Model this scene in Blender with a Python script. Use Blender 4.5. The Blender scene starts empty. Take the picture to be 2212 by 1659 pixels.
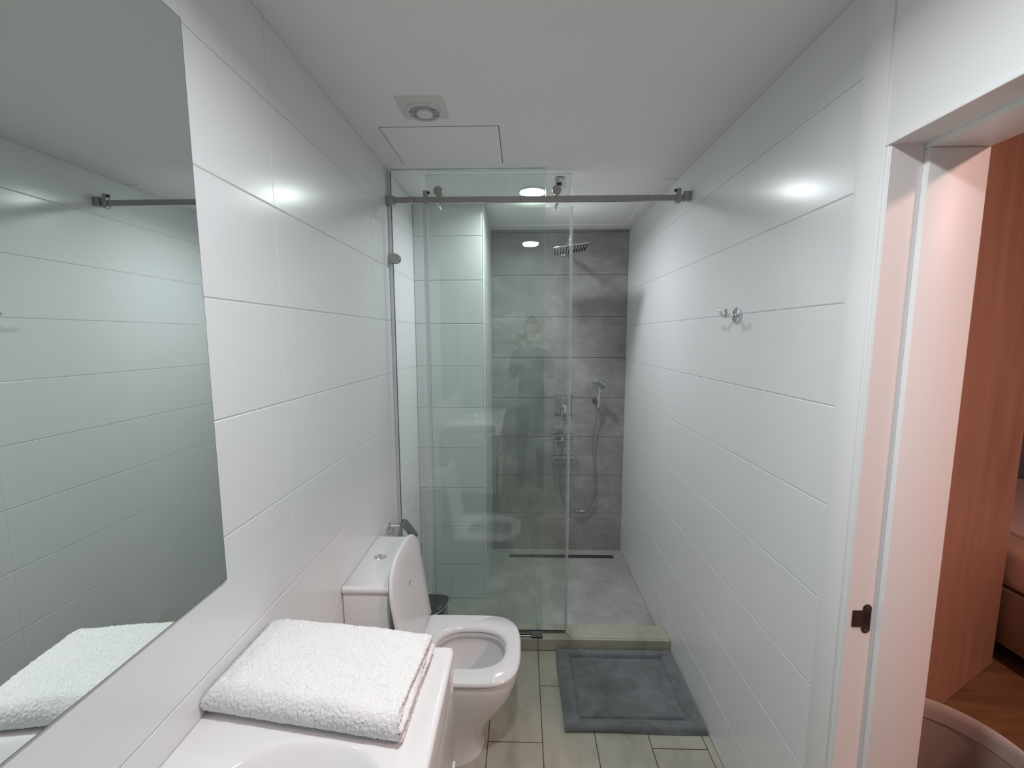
import bpy, bmesh, math, random
from mathutils import Vector, Matrix, noise
R = math.radians
SC = bpy.context.scene
COL = SC.collection

# ------------------------------------------------------------------ camera
cd = bpy.data.cameras.new('camera')
cam = bpy.data.objects.new('camera', cd); COL.objects.link(cam)
cd.sensor_fit = 'HORIZONTAL'; cd.sensor_width = 36.0; cd.lens = 14.637
cd.clip_start = 0.01; cd.clip_end = 50
_r = Vector((0.99971652, 0.02376646, -0.00142929))
_u = Vector((-0.00123075, 0.11153404, 0.99375985))
_f = Vector((-0.02377757, 0.99347638, -0.11153167))
M = Matrix((_r, _u, -_f)).transposed().to_4x4()
M.translation = Vector((0, 0, 1.6184))
cam.matrix_world = M
SC.camera = cam

# ------------------------------------------------------------------ world, exposure
w = bpy.data.worlds.new('world'); SC.world = w; w.use_nodes = True
w.node_tree.nodes['Background'].inputs[0].default_value = (0.9, 0.95, 1, 1)
w.node_tree.nodes['Background'].inputs[1].default_value = 0.02
SC.view_settings.view_transform = 'Standard'; SC.view_settings.look = 'None'
SC.view_settings.gamma = 1; SC.view_settings.exposure = 0.14
SC.view_settings.use_curve_mapping = False

LAMP_W = [6.8, 10.2]          # shower, over the basin
LAMP_POS = [(0.055, 2.33), (0.07, 0.50)]
BED_W = 30.0

# ------------------------------------------------------------------ room numbers (metres, camera stands at x=0 y=0)
XL, XR = -0.629, 0.767
CEIL = 2.393
YP, YB = 2.466, 3.10                 # boxed corner front, shower back wall
XP = -0.222
ZS = -0.028                          # shower floor
YD1, YD0 = 0.93, 0.08                # door opening
ZD = 2.013
YF = -0.95                           # wall behind the photographer
XW = 0.945                           # bedroom side of the partition
ZW0 = 1.698 - 7*0.25                 # lowest white tile joint

# ------------------------------------------------------------------ helpers
WL = {}
def wl(o): return WL.get(o.name, Vector((0, 0, 0)))
def tag(o, label=None, cat=None, group=None, kind=None):
    if label: o['label'] = label
    if cat: o['category'] = cat
    if group: o['group'] = group
    if kind: o['kind'] = kind
    return o
def thing(name, loc, label, cat, group=None):
    o = bpy.data.objects.new(name, None); COL.objects.link(o)
    o.location = loc; o.empty_display_size = 0.05
    WL[o.name] = Vector(loc)
    return tag(o, label, cat, group)
def obj(name, bm, mats, parent=None, smooth=40, origin=None):
    if not isinstance(mats, (list, tuple)): mats = [mats]
    if parent is not None: org = wl(parent)
    elif origin is not None: org = Vector(origin)
    else:
        bm.verts.ensure_lookup_table()
        xs = [v.co for v in bm.verts]
        lo = Vector([min(c[i] for c in xs) for i in range(3)]); hi = Vector([max(c[i] for c in xs) for i in range(3)])
        org = Vector(((lo.x+hi.x)/2, (lo.y+hi.y)/2, lo.z))
    bmesh.ops.translate(bm, verts=bm.verts, vec=-org)
    me = bpy.data.meshes.new(name); bm.to_mesh(me); bm.free()
    for m in mats: me.materials.append(m)
    if smooth:
        for p in me.polygons: p.use_smooth = True
        me.set_sharp_from_angle(angle=R(smooth))
    o = bpy.data.objects.new(name, me); COL.objects.link(o)
    if parent is not None:
        o.parent = parent; WL[o.name] = org
    else:
        o.location = org; WL[o.name] = org
    return o
def B(): return bmesh.new()
def box(bm, a, b, bev=0.0, seg=2, mi=0):
    t = bmesh.new()
    bmesh.ops.create_cube(t, size=1)
    a = Vector(a); b = Vector(b)
    for v in t.verts:
        v.co = Vector([(a[i]+b[i])/2 + v.co[i]*abs(b[i]-a[i]) for i in range(3)])
    if bev: bmesh.ops.bevel(t, geom=t.edges[:], offset=bev, segments=seg, profile=0.5, affect='EDGES')
    for f in t.faces: f.material_index = mi
    merge(bm, t); return bm
def merge(bm, t, mat=None):
    if mat is not None: bmesh.ops.transform(t, matrix=mat, verts=t.verts)
    me = bpy.data.meshes.new('tmp'); t.to_mesh(me); t.free(); bm.from_mesh(me); bpy.data.meshes.remove(me)
def frame_of(d):
    d = Vector(d).normalized()
    up = Vector((0, 0, 1)) if abs(d.z) < 0.9 else Vector((1, 0, 0))
    x = up.cross(d).normalized(); y = d.cross(x)
    return x, y
def loft(bm, rings, cap0=True, cap1=True, closed=True, mi=0):
    vs = [[bm.verts.new(p) for p in r] for r in rings]
    n = len(vs[0]); fs = []
    for i in range(len(vs)-1):
        for j in range(n if closed else n-1):
            k = (j+1) % n
            fs.append(bm.faces.new((vs[i][j], vs[i][k], vs[i+1][k], vs[i+1][j])))
    if cap0: fs.append(bm.faces.new(vs[0][::-1]))
    if cap1: fs.append(bm.faces.new(vs[-1]))
    for f in fs: f.material_index = mi
    return vs
def cyl(bm, a, b, r, r2=None, seg=32, bev=0.0, mi=0):
    a = Vector(a); b = Vector(b); d = b-a; x, y = frame_of(d); r2 = r if r2 is None else r2
    L = d.length; d = d.normalized()
    prof = [(0, r), (L, r2)] if not bev else [(0, r-bev), (bev*.3, r-bev*.3), (bev, r), (L-bev, r2), (L-bev*.3, r2-bev*.3), (L, r2-bev)]
    rings = [[a + d*s + (x*math.cos(2*math.pi*k/seg)+y*math.sin(2*math.pi*k/seg))*q for k in range(seg)] for s, q in prof]
    loft(bm, rings, mi=mi); return bm
def smooth_path(pts, n=8):
    P = [Vector(p) for p in pts]; P = [P[0]*2-P[1]] + P + [P[-1]*2-P[-2]]; out = []
    for i in range(1, len(P)-2):
        for k in range(n):
            t = k/n; a, b, c, d = P[i-1:i+3]
            out.append(0.5*((2*b)+(-a+c)*t+(2*a-5*b+4*c-d)*t*t+(-a+3*b-3*c+d)*t**3))
    out.append(P[-2]); return out
def tube(bm, pts, r, seg=10, n=8, rib=0.0, smoothit=True, mi=0):
    P = smooth_path(pts, n) if smoothit else [Vector(p) for p in pts]
    rings = []; d0 = (P[1]-P[0]).normalized(); x, y = frame_of(d0)
    for i, p in enumerate(P):
        d = (P[min(i+1, len(P)-1)]-P[max(i-1, 0)]).normalized()
        x = (x - d*x.dot(d)).normalized(); y = d.cross(x)
        rr = (r[i] if isinstance(r, list) else r) + (rib if i % 2 else 0)
        rings.append([p + (x*math.cos(2*math.pi*k/seg)+y*math.sin(2*math.pi*k/seg))*rr for k in range(seg)])
    loft(bm, rings, mi=mi); return bm
def sphere(bm, c, r, sx=1, sy=1, sz=1, u=24, v=14, mi=0):
    t = bmesh.new(); bmesh.ops.create_uvsphere(t, u_segments=u, v_segments=v, radius=r)
    for q in t.verts: q.co = Vector((q.co.x*sx+c[0], q.co.y*sy+c[1], q.co.z*sz+c[2]))
    for f in t.faces: f.material_index = mi
    merge(bm, t)

# ------------------------------------------------------------------ materials
def mat(name, col, rough=0.5, metal=0.0, spec=0.5, build=None, **kw):
    m = bpy.data.materials.new(name); m.use_nodes = True
    nt = m.node_tree; b = nt.nodes['Principled BSDF']
    b.inputs['Base Color'].default_value = (*col, 1)
    b.inputs['Roughness'].default_value = rough
    b.inputs['Metallic'].default_value = metal
    b.inputs['Specular IOR Level'].default_value = spec
    for k, v in kw.items(): b.inputs[k].default_value = v
    if build: build(nt, b)
    return m
def nz(nt, scale, detail=4, rough=0.55, vec=None, dist=0.0):
    n = nt.nodes.new('ShaderNodeTexNoise'); n.inputs['Scale'].default_value = scale
    n.inputs['Detail'].default_value = detail; n.inputs['Roughness'].default_value = rough
    n.inputs['Distortion'].default_value = dist
    if vec is None:
        g = nt.nodes.new('ShaderNodeNewGeometry'); vec = g.outputs['Position']
    nt.links.new(vec, n.inputs['Vector']); return n.outputs['Fac']
def scaled_pos(nt, s):
    g = nt.nodes.new('ShaderNodeNewGeometry'); m = nt.nodes.new('ShaderNodeMapping')
    m.inputs['Scale'].default_value = s
    nt.links.new(g.outputs['Position'], m.inputs['Vector']); return m.outputs['Vector']
def ramp(nt, fac, stops):
    r = nt.nodes.new('ShaderNodeValToRGB'); cr = r.color_ramp
    while len(cr.elements) < len(stops): cr.elements.new(0.5)
    for e, (p, c) in zip(cr.elements, stops): e.position = p; e.color = (*c, 1)
    nt.links.new(fac, r.inputs['Fac']); return r.outputs['Color']
def bump(nt, b, fac, strength=0.3, dist=0.001):
    n = nt.nodes.new('ShaderNodeBump'); n.inputs['Strength'].default_value = strength
    n.inputs['Distance'].default_value = dist
    nt.links.new(fac, n.inputs['Height']); nt.links.new(n.outputs['Normal'], b.inputs['Normal'])

def b_tile(nt, b):
    nt.links.new(ramp(nt, nz(nt, 1.2, 2), [(0.3, (0.775, 0.785, 0.795)), (0.7, (0.80, 0.81, 0.82))]), b.inputs['Base Color'])
    bump(nt, b, nz(nt, 7, 1), 0.05, 0.002)
m_tile = mat('white_satin_tile', (0.78, 0.79, 0.80), 0.23, spec=0.45, build=b_tile)
m_grout = mat('white_grout', (0.50, 0.51, 0.51), 0.8)
def b_conc(dark, mid, light, rough):
    def f(nt, b):
        a = nz(nt, 5.0, 9, 0.68, scaled_pos(nt, (1, 1, 1.5)), 0.15)
        c = ramp(nt, a, [(0.30, dark), (0.52, mid), (0.72, light)])
        nt.links.new(c, b.inputs['Base Color'])
        bump(nt, b, nz(nt, 40, 4), 0.15, 0.001)
    return f
m_conc = mat('grey_concrete_tile', (0.2, 0.2, 0.19), 0.42, spec=0.4, build=b_conc((0.25, 0.252, 0.24), (0.325, 0.327, 0.31), (0.44, 0.442, 0.415), 0.5))
m_concf = mat('grey_concrete_floor_tile', (0.3, 0.3, 0.28), 0.55, spec=0.3, build=b_conc((0.29, 0.292, 0.27), (0.37, 0.373, 0.345), (0.49, 0.49, 0.455), 0.5))
m_dgrout = mat('dark_grey_grout', (0.07, 0.07, 0.065), 0.85)
def b_stone(nt, b):
    a = nz(nt, 4.5, 9, 0.66, scaled_pos(nt, (1.6, 0.8, 1)), 0.3)
    c = ramp(nt, a, [(0.28, (0.29, 0.272, 0.222)), (0.5, (0.39, 0.37, 0.305)), (0.75, (0.47, 0.445, 0.375))])
    nt.links.new(c, b.inputs['Base Color']); bump(nt, b, nz(nt, 60, 3), 0.08, 0.001)
m_stone = mat('beige_stone_tile', (0.42, 0.39, 0.32), 0.42, spec=0.35, build=b_stone)
m_bgrout = mat('brown_grout', (0.055, 0.038, 0.024), 0.9)
def b_plaster(nt, b): bump(nt, b, nz(nt, 25, 4), 0.06, 0.002)
m_ceil = mat('ceiling_paint', (0.87, 0.86, 0.85), 0.75, spec=0.25, build=b_plaster)
m_white = mat('white_door_paint', (0.85, 0.845, 0.845), 0.42, build=b_plaster)
m_gap = mat('dark_gap', (0.03, 0.03, 0.03), 0.9)
m_plastic = mat('white_plastic', (0.72, 0.72, 0.70), 0.45)
m_smear = mat('grey_plaster_smear', (0.70, 0.69, 0.67), 0.85, build=b_plaster)
m_cer = mat('white_ceramic', (0.80, 0.79, 0.80), 0.10, spec=0.55, build=lambda nt, b: bump(nt, b, nz(nt, 14, 1), 0.02, 0.001))
m_seat = mat('white_seat_plastic', (0.79, 0.785, 0.80), 0.16, spec=0.5, build=lambda nt, b: bump(nt, b, nz(nt, 14, 1), 0.02, 0.001))
m_lac = mat('white_lacquer', (0.78, 0.775, 0.78), 0.18, build=lambda nt, b: bump(nt, b, nz(nt, 14, 1), 0.02, 0.001))
m_chrome = mat('chrome', (0.82, 0.83, 0.85), 0.07, 1.0, build=lambda nt, b: bump(nt, b, nz(nt, 40, 1), 0.02, 0.0005))
m_dchrome = mat('dark_chrome', (0.34, 0.36, 0.37), 0.12, 1.0, build=lambda nt, b: bump(nt, b, nz(nt, 40, 1), 0.02, 0.0005))
m_nickel = mat('brushed_nickel', (0.42, 0.41, 0.385), 0.34, 1.0, build=lambda nt, b: bump(nt, b, nz(nt, 300, 2, vec=scaled_pos(nt, (0.05, 1, 1))), 0.1, 0.0005))
m_hose = mat('steel_hose', (0.50, 0.51, 0.50), 0.22, 1.0, build=lambda nt, b: bump(nt, b, nz(nt, 40, 1), 0.02, 0.0005))
m_mchrome = mat('soft_chrome', (0.62, 0.62, 0.62), 0.12, 1.0, build=lambda nt, b: bump(nt, b, nz(nt, 40, 1), 0.02, 0.0005))
m_black = mat('black_rubber', (0.012, 0.012, 0.012), 0.5)
m_water = mat('toilet_water', (0.55, 0.58, 0.58), 0.03, spec=0.6)
m_mirror = mat('mirror_silver', (0.76, 0.83, 0.80), 0.012, 1.0, build=lambda nt, b: bump(nt, b, nz(nt, 1.5, 1), 0.01, 0.0002))
m_medge = mat('mirror_edge', (0.05, 0.07, 0.065), 0.3)
def b_towel(nt, b):
    bump(nt, b, nz(nt, 420, 3), 0.8, 0.003)
m_towel = mat('white_terry', (0.90, 0.90, 0.90), 0.95, spec=0.1, build=b_towel)
def b_mat(nt, b):
    a = nz(nt, 9, 3, 0.5, None, 1.5)
    c = ramp(nt, a, [(0.3, (0.115, 0.126, 0.130)), (0.7, (0.185, 0.20, 0.205))])
    nt.links.new(c, b.inputs['Base Color']); bump(nt, b, nz(nt, 900, 2), 0.7, 0.002)
m_mat = mat('grey_plush', (0.09, 0.10, 0.105), 0.95, spec=0.1, build=b_mat)
for mm in (m_mat,):
    mm.node_tree.nodes['Principled BSDF'].inputs['Sheen Weight'].default_value = 0.35
def glass_mat(name, tint, edge=False, refl=1.0):
    m = bpy.data.materials.new(name); m.use_nodes = True; nt = m.node_tree; nt.nodes.clear()
    out = nt.nodes.new('ShaderNodeOutputMaterial'); mix = nt.nodes.new('ShaderNodeMixShader')
    tr = nt.nodes.new('ShaderNodeBsdfTransparent'); tr.inputs[0].default_value = (*tint, 1)
    gl = nt.nodes.new('ShaderNodeBsdfGlossy'); gl.inputs['Roughness'].default_value = 0.0
    gl.inputs[0].default_value = (refl, refl, refl, 1)
    g = nt.nodes.new('ShaderNodeNewGeometry')
    d = nt.nodes.new('ShaderNodeVectorMath'); d.operation = 'DOT_PRODUCT'
    nt.links.new(g.outputs['Normal'], d.inputs[0]); nt.links.new(g.outputs['Incoming'], d.inputs[1])
    def mth(op, a, b=None):
        n = nt.nodes.new('ShaderNodeMath'); n.operation = op
        for i, v in enumerate((a, b)):
            if v is None: continue
            if isinstance(v, (int, float)): n.inputs[i].default_value = v
            else: nt.links.new(v, n.inputs[i])
        return n.outputs[0]
    c = mth('ABSOLUTE', d.outputs['Value'])
    s = mth('POWER', mth('SUBTRACT', 1.0, c), 5.0)
    fr = mth('ADD', mth('MULTIPLY', s, 0.93), 0.045)
    nt.links.new(fr, mix.inputs[0]); nt.links.new(tr.outputs[0], mix.inputs[1]); nt.links.new(gl.outputs[0], mix.inputs[2])
    nt.links.new(mix.outputs[0], out.inputs[0]); return m
m_glass = glass_mat('clear_glass', (0.945, 0.975, 0.962))
m_seal = mat('clear_pvc_seal', (0.72, 0.73, 0.76), 0.2, spec=0.6, Alpha=0.35)
m_gedge = mat('glass_edge', (0.62, 0.68, 0.68), 0.2, spec=0.6)
m_dline = mat('dark_seal_line', (0.08, 0.08, 0.09), 0.4)
def emis(name, col, s):
    m = mat(name, (0.9, 0.9, 0.9), 0.5); b = m.node_tree.nodes['Principled BSDF']
    b.inputs['Emission Color'].default_value = (*col, 1); b.inputs['Emission Strength'].default_value = s
    return m
m_lamp = emis('lamp_lens', (0.93, 0.97, 1.0), 30)
def b_wood(c0, c1, c2, sc, rough):
    def f(nt, b):
        a = nz(nt, 1.0, 6, 0.6, scaled_pos(nt, sc), 1.0)
        nt.links.new(ramp(nt, a, [(0.3, c0), (0.5, c1), (0.72, c2)]), b.inputs['Base Color'])
        bump(nt, b, a, 0.05, 0.002)
    return f
m_wood = mat('reddish_wood', (0.3, 0.15, 0.09), 0.45, build=b_wood((0.36, 0.20, 0.14), (0.45, 0.255, 0.18), (0.54, 0.32, 0.235), (5, 5, 0.7), 0.4))
m_wfloor = mat('wood_floor', (0.28, 0.16, 0.08), 0.45, build=b_wood((0.16, 0.085, 0.042), (0.235, 0.13, 0.066), (0.30, 0.175, 0.09), (2, 14, 4), 0.4))
m_bwall = mat('bedroom_paint', (0.75, 0.70, 0.66), 0.8, build=b_plaster)
m_sheet = mat('pink_sheet', (0.80, 0.62, 0.58), 0.9, build=lambda nt, b: bump(nt, b, nz(nt, 12, 3), 0.3, 0.01))
m_blanket = mat('tan_mattress', (0.62, 0.42, 0.34), 0.9, build=lambda nt, b: bump(nt, b, nz(nt, 12, 3), 0.3, 0.01))
m_bbase = mat('dark_bed_base', (0.24, 0.15, 0.105), 0.6)
m_bluegrey = mat('blue_grey_fabric', (0.14, 0.18, 0.22), 0.9)
m_fabric = mat('taupe_fabric', (0.42, 0.33, 0.29), 0.95, build=lambda nt, b: bump(nt, b, nz(nt, 500, 2), 0.5, 0.002))
m_rim = mat('taupe_hem', (0.50, 0.42, 0.385), 0.95, build=lambda nt, b: bump(nt, b, nz(nt, 500, 2), 0.5, 0.002))
m_brass = mat('dark_bronze', (0.10, 0.085, 0.09), 0.35, 0.8)
m_stroke = mat('pale_strokes', (0.92, 0.95, 0.95), 0.6)
m_ink = mat('black_ink', (0.03, 0.03, 0.035), 0.6)
m_label = mat('clear_label', (0.75, 0.77, 0.76), 0.5, Alpha=0.35)
m_skin = mat('skin', (0.55, 0.36, 0.27), 0.55)
m_hair = mat('dark_hair', (0.03, 0.022, 0.018), 0.6)
m_shirt = mat('dark_shirt', (0.035, 0.038, 0.045), 0.9)
m_shirt2 = mat('grey_shirt', (0.16, 0.165, 0.17), 0.9)
m_trou = mat('dark_trousers', (0.03, 0.032, 0.04), 0.9)
m_phone = mat('black_phone', (0.02, 0.02, 0.022), 0.25)

# ------------------------------------------------------------------ tiled surfaces (each tile bevelled, one mesh per wall)
def tiled(name, O, U, V, ub, vb, mats, gap=0.0009, bev=0.0020, dep=0.0012, skip=None, kind='structure', gu=None):
    """O origin on the face plane, U,V axes, ub/vb joint positions (lists); normal U x V faces the room"""
    O = Vector(O); U = Vector(U).normalized(); V = Vector(V).normalized(); N = U.cross(V)
    bm = B()
    def P(u, v, n): return O + U*u + V*v + N*n
    vrows = vb if isinstance(vb, list) else vb
    for j in range(len(vrows)-1):
        us = ub(j) if callable(ub) else ub
        for i in range(len(us)-1):
            u0, u1, v0, v1 = us[i], us[i+1], vrows[j], vrows[j+1]
            if skip and skip(u0, u1, v0, v1): continue
            a, b = gap, gap+bev
            c, d = (gap, gap+bev) if gu is None else gu
            q = [bm.verts.new(P(*c_)) for c_ in ((u0+c, v0+a, -dep), (u1-c, v0+a, -dep), (u1-c, v1-a, -dep), (u0+c, v1-a, -dep),
                                              (u0+d, v0+b, 0), (u1-d, v0+b, 0), (u1-d, v1-b, 0), (u0+d, v1-b, 0))]
            for f in ((4, 5, 6, 7), (0, 1, 5, 4), (1, 2, 6, 5), (2, 3, 7, 6), (3, 0, 4, 7)):
                bm.faces.new([q[k] for k in f])
    us = ub(0) if callable(ub) else ub
    t = [bm.verts.new(P(*c)) for c in ((us[0], vrows[0], -dep*.9), (us[-1], vrows[0], -dep*.9), (us[-1], vrows[-1], -dep*.9), (us[0], vrows[-1], -dep*.9))]
    if not skip:
        f = bm.faces.new(t); f.material_index = 1
    else:
        for v in t: bm.verts.remove(v)
        for j in range(len(vrows)-1):
            us = ub(j) if callable(ub) else ub
            for i in range(len(us)-1):
                if skip(us[i], us[i+1], vrows[j], vrows[j+1]): continue
                f = bm.faces.new([bm.verts.new(P(*c)) for c in ((us[i], vrows[j], -dep*.9), (us[i+1], vrows[j], -dep*.9), (us[i+1], vrows[j+1], -dep*.9), (us[i], vrows[j+1], -dep*.9))])
                f.material_index = 1
    return bm

def zrows(z0, z1, first, step):
    r = [z0]; z = first
    while z <= z0+0.012: z += step
    while z < z1-0.012: r.append(z); z += step
    r.append(z1); return r
def yrows(a, b, ref, step):
    k = math.ceil((a-ref)/step + 0.03); r = [a]
    while ref+k*step < b-0.02: r.append(ref+k*step); k += 1
    r.append(b); return r
zr = zrows(ZS, CEIL, ZW0, 0.25)
# left wall (normal +X): U=+Y, V=+Z gives +X
bm = tiled('l', (XL, 0, 0), (0, 1, 0), (0, 0, 1), yrows(YF, YP, 1.085, 0.6955), zr, None, gu=(0.0004, 0.0012))
box(bm, (XL-0.1, YF, ZS-0.1), (XL-0.002, YB+0.1, CEIL+0.05), mi=1)
tag(obj('wall_left', bm, [m_tile, m_grout], smooth=0, origin=(XL, 0, 0)), kind='structure')
# boxed corner in the shower
bm = tiled('c', (XL, YP, 0), (1, 0, 0), (0, 0, 1), [0, XP-XL-0.008], zr, None, gap=0.0013, bev=0.0022, dep=0.0016)
bm2 = tiled('c2', (XP, YP, 0), (0, 1, 0), (0, 0, 1), [0.004, YB-YP], zr, None)
merge(bm, bm2)
box(bm, (XL, YP+0.002, ZS), (XP-0.002, YB+0.05, CEIL), mi=1)
cyl(bm, (XP-0.004, YP+0.004, ZS), (XP-0.004, YP+0.004, CEIL), 0.0045, seg=12, mi=2)
tag(obj('wall_corner', bm, [m_tile, m_grout, m_white], smooth=0, origin=(XL, YP, 0)), kind='structure')
# shower back wall: grey 30 cm rows
bm = tiled('b', (XP, YB, 0), (1, 0, 0), (0, 0, 1), [0, 0.53, XR-XP], zrows(ZS, CEIL, -0.032+0.3, 0.3), None, gap=0.0012, bev=0.0008, dep=0.0008, gu=(0.0003, 0.0009))
box(bm, (XP, YB+0.002, ZS-0.1), (XR+0.1, YB+0.12, CEIL), mi=1)
tag(obj('wall_back', bm, [m_conc, m_dgrout], smooth=0, origin=(0, YB, 0)), kind='structure')
# right wall (normal -X): U=-Y, V=+Z -> (-Y)x(Z) = -X
yr = [-YB, -2.900, -1.512, -1.005]
bm = tiled('r', (XR, 0, 0), (0, -1, 0), (0, 0, 1), yr, zrows(ZS, CEIL, ZW0, 0.25), None, gu=(0.0002, 0.0006))
box(bm, (XR+0.002, YD1+0.012, ZS-0.1), (XW, YB, 2.7), mi=2)
box(bm, (XR+0.002, YD0-0.012, ZD+0.03), (XW, YD1+0.012, 2.7), mi=2)
box(bm, (XR+0.002, -1.95, -0.1), (XW, YD0-0.012, 2.7), mi=2)
box(bm, (XR+0.06, YB+0.002, ZS-0.1), (XW, 4.2, 2.7), mi=2)
t = tiled('r2', (XR, 0, 0), (0, -1, 0), (0, 0, 1), [-(YD0-0.08), 0.50, -YF], zrows(0, CEIL, ZW0, 0.25), None)
merge(bm, t)
tag(obj('wall_right', bm, [m_tile, m_grout, m_bwall], smooth=0, origin=(XR, 0, 0)), kind='structure')
# wall behind the photographer
bm = tiled('f', (0, YF, 0), (-1, 0, 0), (0, 0, 1), [-XR, -0.07, -XL], zrows(0, CEIL, ZW0, 0.25), None)
box(bm, (XL-0.1, YF-0.1, -0.1), (XR, YF-0.002, CEIL), mi=1)
tag(obj('wall_front', bm, [m_tile, m_grout], smooth=0, origin=(0, YF, 0)), kind='structure')
# ceiling
bm = B(); box(bm, (XL-0.1, YF-0.1, CEIL), (XR+0.002, YB+0.05, CEIL+0.08))
tag(obj('ceiling', bm, m_ceil, smooth=0), kind='structure')
bm = B(); box(bm, (0.697, YP-0.3, CEIL-0.007), (XR, 2.99, CEIL+0.001))
tag(obj('trim_1', bm, m_ceil, smooth=0), kind='structure')
bm = B(); box(bm, (XP, 2.99, CEIL-0.007), (XR, YB, CEIL+0.001))
tag(obj('trim_2', bm, m_ceil, smooth=0), kind='structure')

# floor: beige planks, staggered
cols = [-0.629, -0.565, -0.351, -0.135, 0.085, 0.30, 0.518, 0.735, XR]
starts = {0: 1.2, 1: 1.62, 2: 1.30, 3: 1.504, 4: 1.779, 5: 1.25, 6: 1.490, 7: 1.3}
bm = B()
for i in range(len(cols)-1):
    ys = yrows(YF, 2.0, starts[i], 0.66) if i != 7 else [YF, 0.7, 2.0]
    merge(bm, tiled('fl', (0, 0, 0), (1, 0, 0), (0, 1, 0), [cols[i], cols[i+1]], ys, None, gap=0.0016, bev=0.0006, dep=0.0008))
box(bm, (XL, YF, -0.1), (XR, 2.0, -0.0012), mi=1)
tag(obj('floor', bm, [m_stone, m_bgrout], smooth=0, origin=(0, 0, 0)), kind='structure')
# shower floor
bm = tiled('sf', (0, 0, ZS), (1, 0, 0), (0, 1, 0), [XL, -0.10, 0.50, XR], [2.10, 2.68, YB], None, gap=0.0006, bev=0.0005, dep=0.0005)
box(bm, (XL, 2.10, ZS-0.1), (XR, YB+0.05, ZS-0.001), mi=1)
tag(obj('floor_shower', bm, [m_concf, m_conc], smooth=0, origin=(0, 2.4, ZS)), kind='structure')
# kerb
bm = B(); 
for a, b in ((XL, 0.085), (0.085, XR)):
    box(bm, (a+0.0012, 2.0, 0.0), (b-0.0012, 2.012, 0.064), 0.0015, 1)
    box(bm, (a+0.0012, 2.013, 0.054), (b-0.0012, 2.112, 0.0655), 0.0015, 1)
box(bm, (XL, 2.002, ZS), (XR, 2.110, 0.062), mi=1)
tag(obj('trim_kerb', bm, [m_stone, m_bgrout], smooth=0), kind='structure')

# ------------------------------------------------------------------ door frame in the right wall
bm = B()
xf = XR-0.011
# far upright up to the ceiling, board over the door, near upright
box(bm, (xf, 0.944, 0), (XR+0.004, 1.0125, CEIL), 0.0015, 2)
box(bm, (xf+0.004, 0.937, 0), (XR+0.004, 0.945, CEIL), 0.001, 2)
box(bm, (xf+0.002, 0.928, 0), (XR+0.004, 0.938, ZD+0.001), 0.003, 3)
box(bm, (xf+0.004, YD0-0.02, ZD+0.008), (XR+0.004, 0.9372, CEIL))
box(bm, (xf, YD0-0.01, ZD-0.001), (XR+0.004, 0.937, ZD+0.007), 0.001, 1)
box(bm, (xf, YD0-0.07, 0), (XR+0.004, YD0, CEIL), 0.0015, 2)
fr = tag(obj('door_1', bm, m_white, smooth=30, origin=(XR, 0.93, 0)), kind='structure')
bm = B()
box(bm, (XR-0.006, 0.9255, 0), (0.829, 0.9425, ZD+0.02), 0.001, 1)
box(bm, (0.829, 0.9125, 0), (XW+0.004, 0.9425, ZD-0.012), 0.002, 2)
box(bm, (XR-0.006, YD0-0.012, 0), (XW+0.004, YD0, ZD+0.02), 0.001, 1)
box(bm, (0.829, YD0, 0), (XW+0.004, YD0+0.012, ZD-0.012), 0.002, 2)
obj('door_jamb', bm, m_white, fr, smooth=30)
bm = B()
box(bm, (XR-0.006, YD0, ZD), (0.829, 0.9425, ZD+0.02), 0.001, 1)
box(bm, (0.829, YD0, ZD-0.012), (XW+0.004, 0.9425, ZD+0.02), 0.002, 2)
obj('door_head', bm, m_white, fr, smooth=30)
# strike plate
sp = thing('strike_plate', (0.80, 0.9245, 0.93), 'small dark metal strike plate screwed to the white door jamb', 'strike plate')
def strike():
    bm = B()
    pts = []
    for k in range(13): a = math.pi*k/12; pts.append((0.805+0.0095*math.cos(a), 0.990+0.0095*math.sin(a)))
    for k in range(13): a = math.pi+math.pi*k/12; pts.append((0.805+0.0095*math.cos(a), 0.938+0.0095*math.sin(a)))
    loft(bm, [[(x, 0.9255, z) for x, z in pts], [(x, 0.9238, z) for x, z in pts]])
    box(bm, (0.772, 0.9236, 0.943), (0.800, 0.9255, 0.985), 0.0008, 1)
    return bm
obj('plate', strike(), m_brass, sp)
bm = B(); box(bm, (0.799, 0.9230, 0.950), (0.8115, 0.924, 0.980)); obj('latch_hole', bm, m_black, sp, smooth=0)
for z in (0.936, 0.993):
    bm = B(); cyl(bm, (0.805, 0.9238, z), (0.805, 0.9226, z), 0.0036, seg=16, bev=0.0008); obj('screw', bm, m_dchrome, sp)

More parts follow.
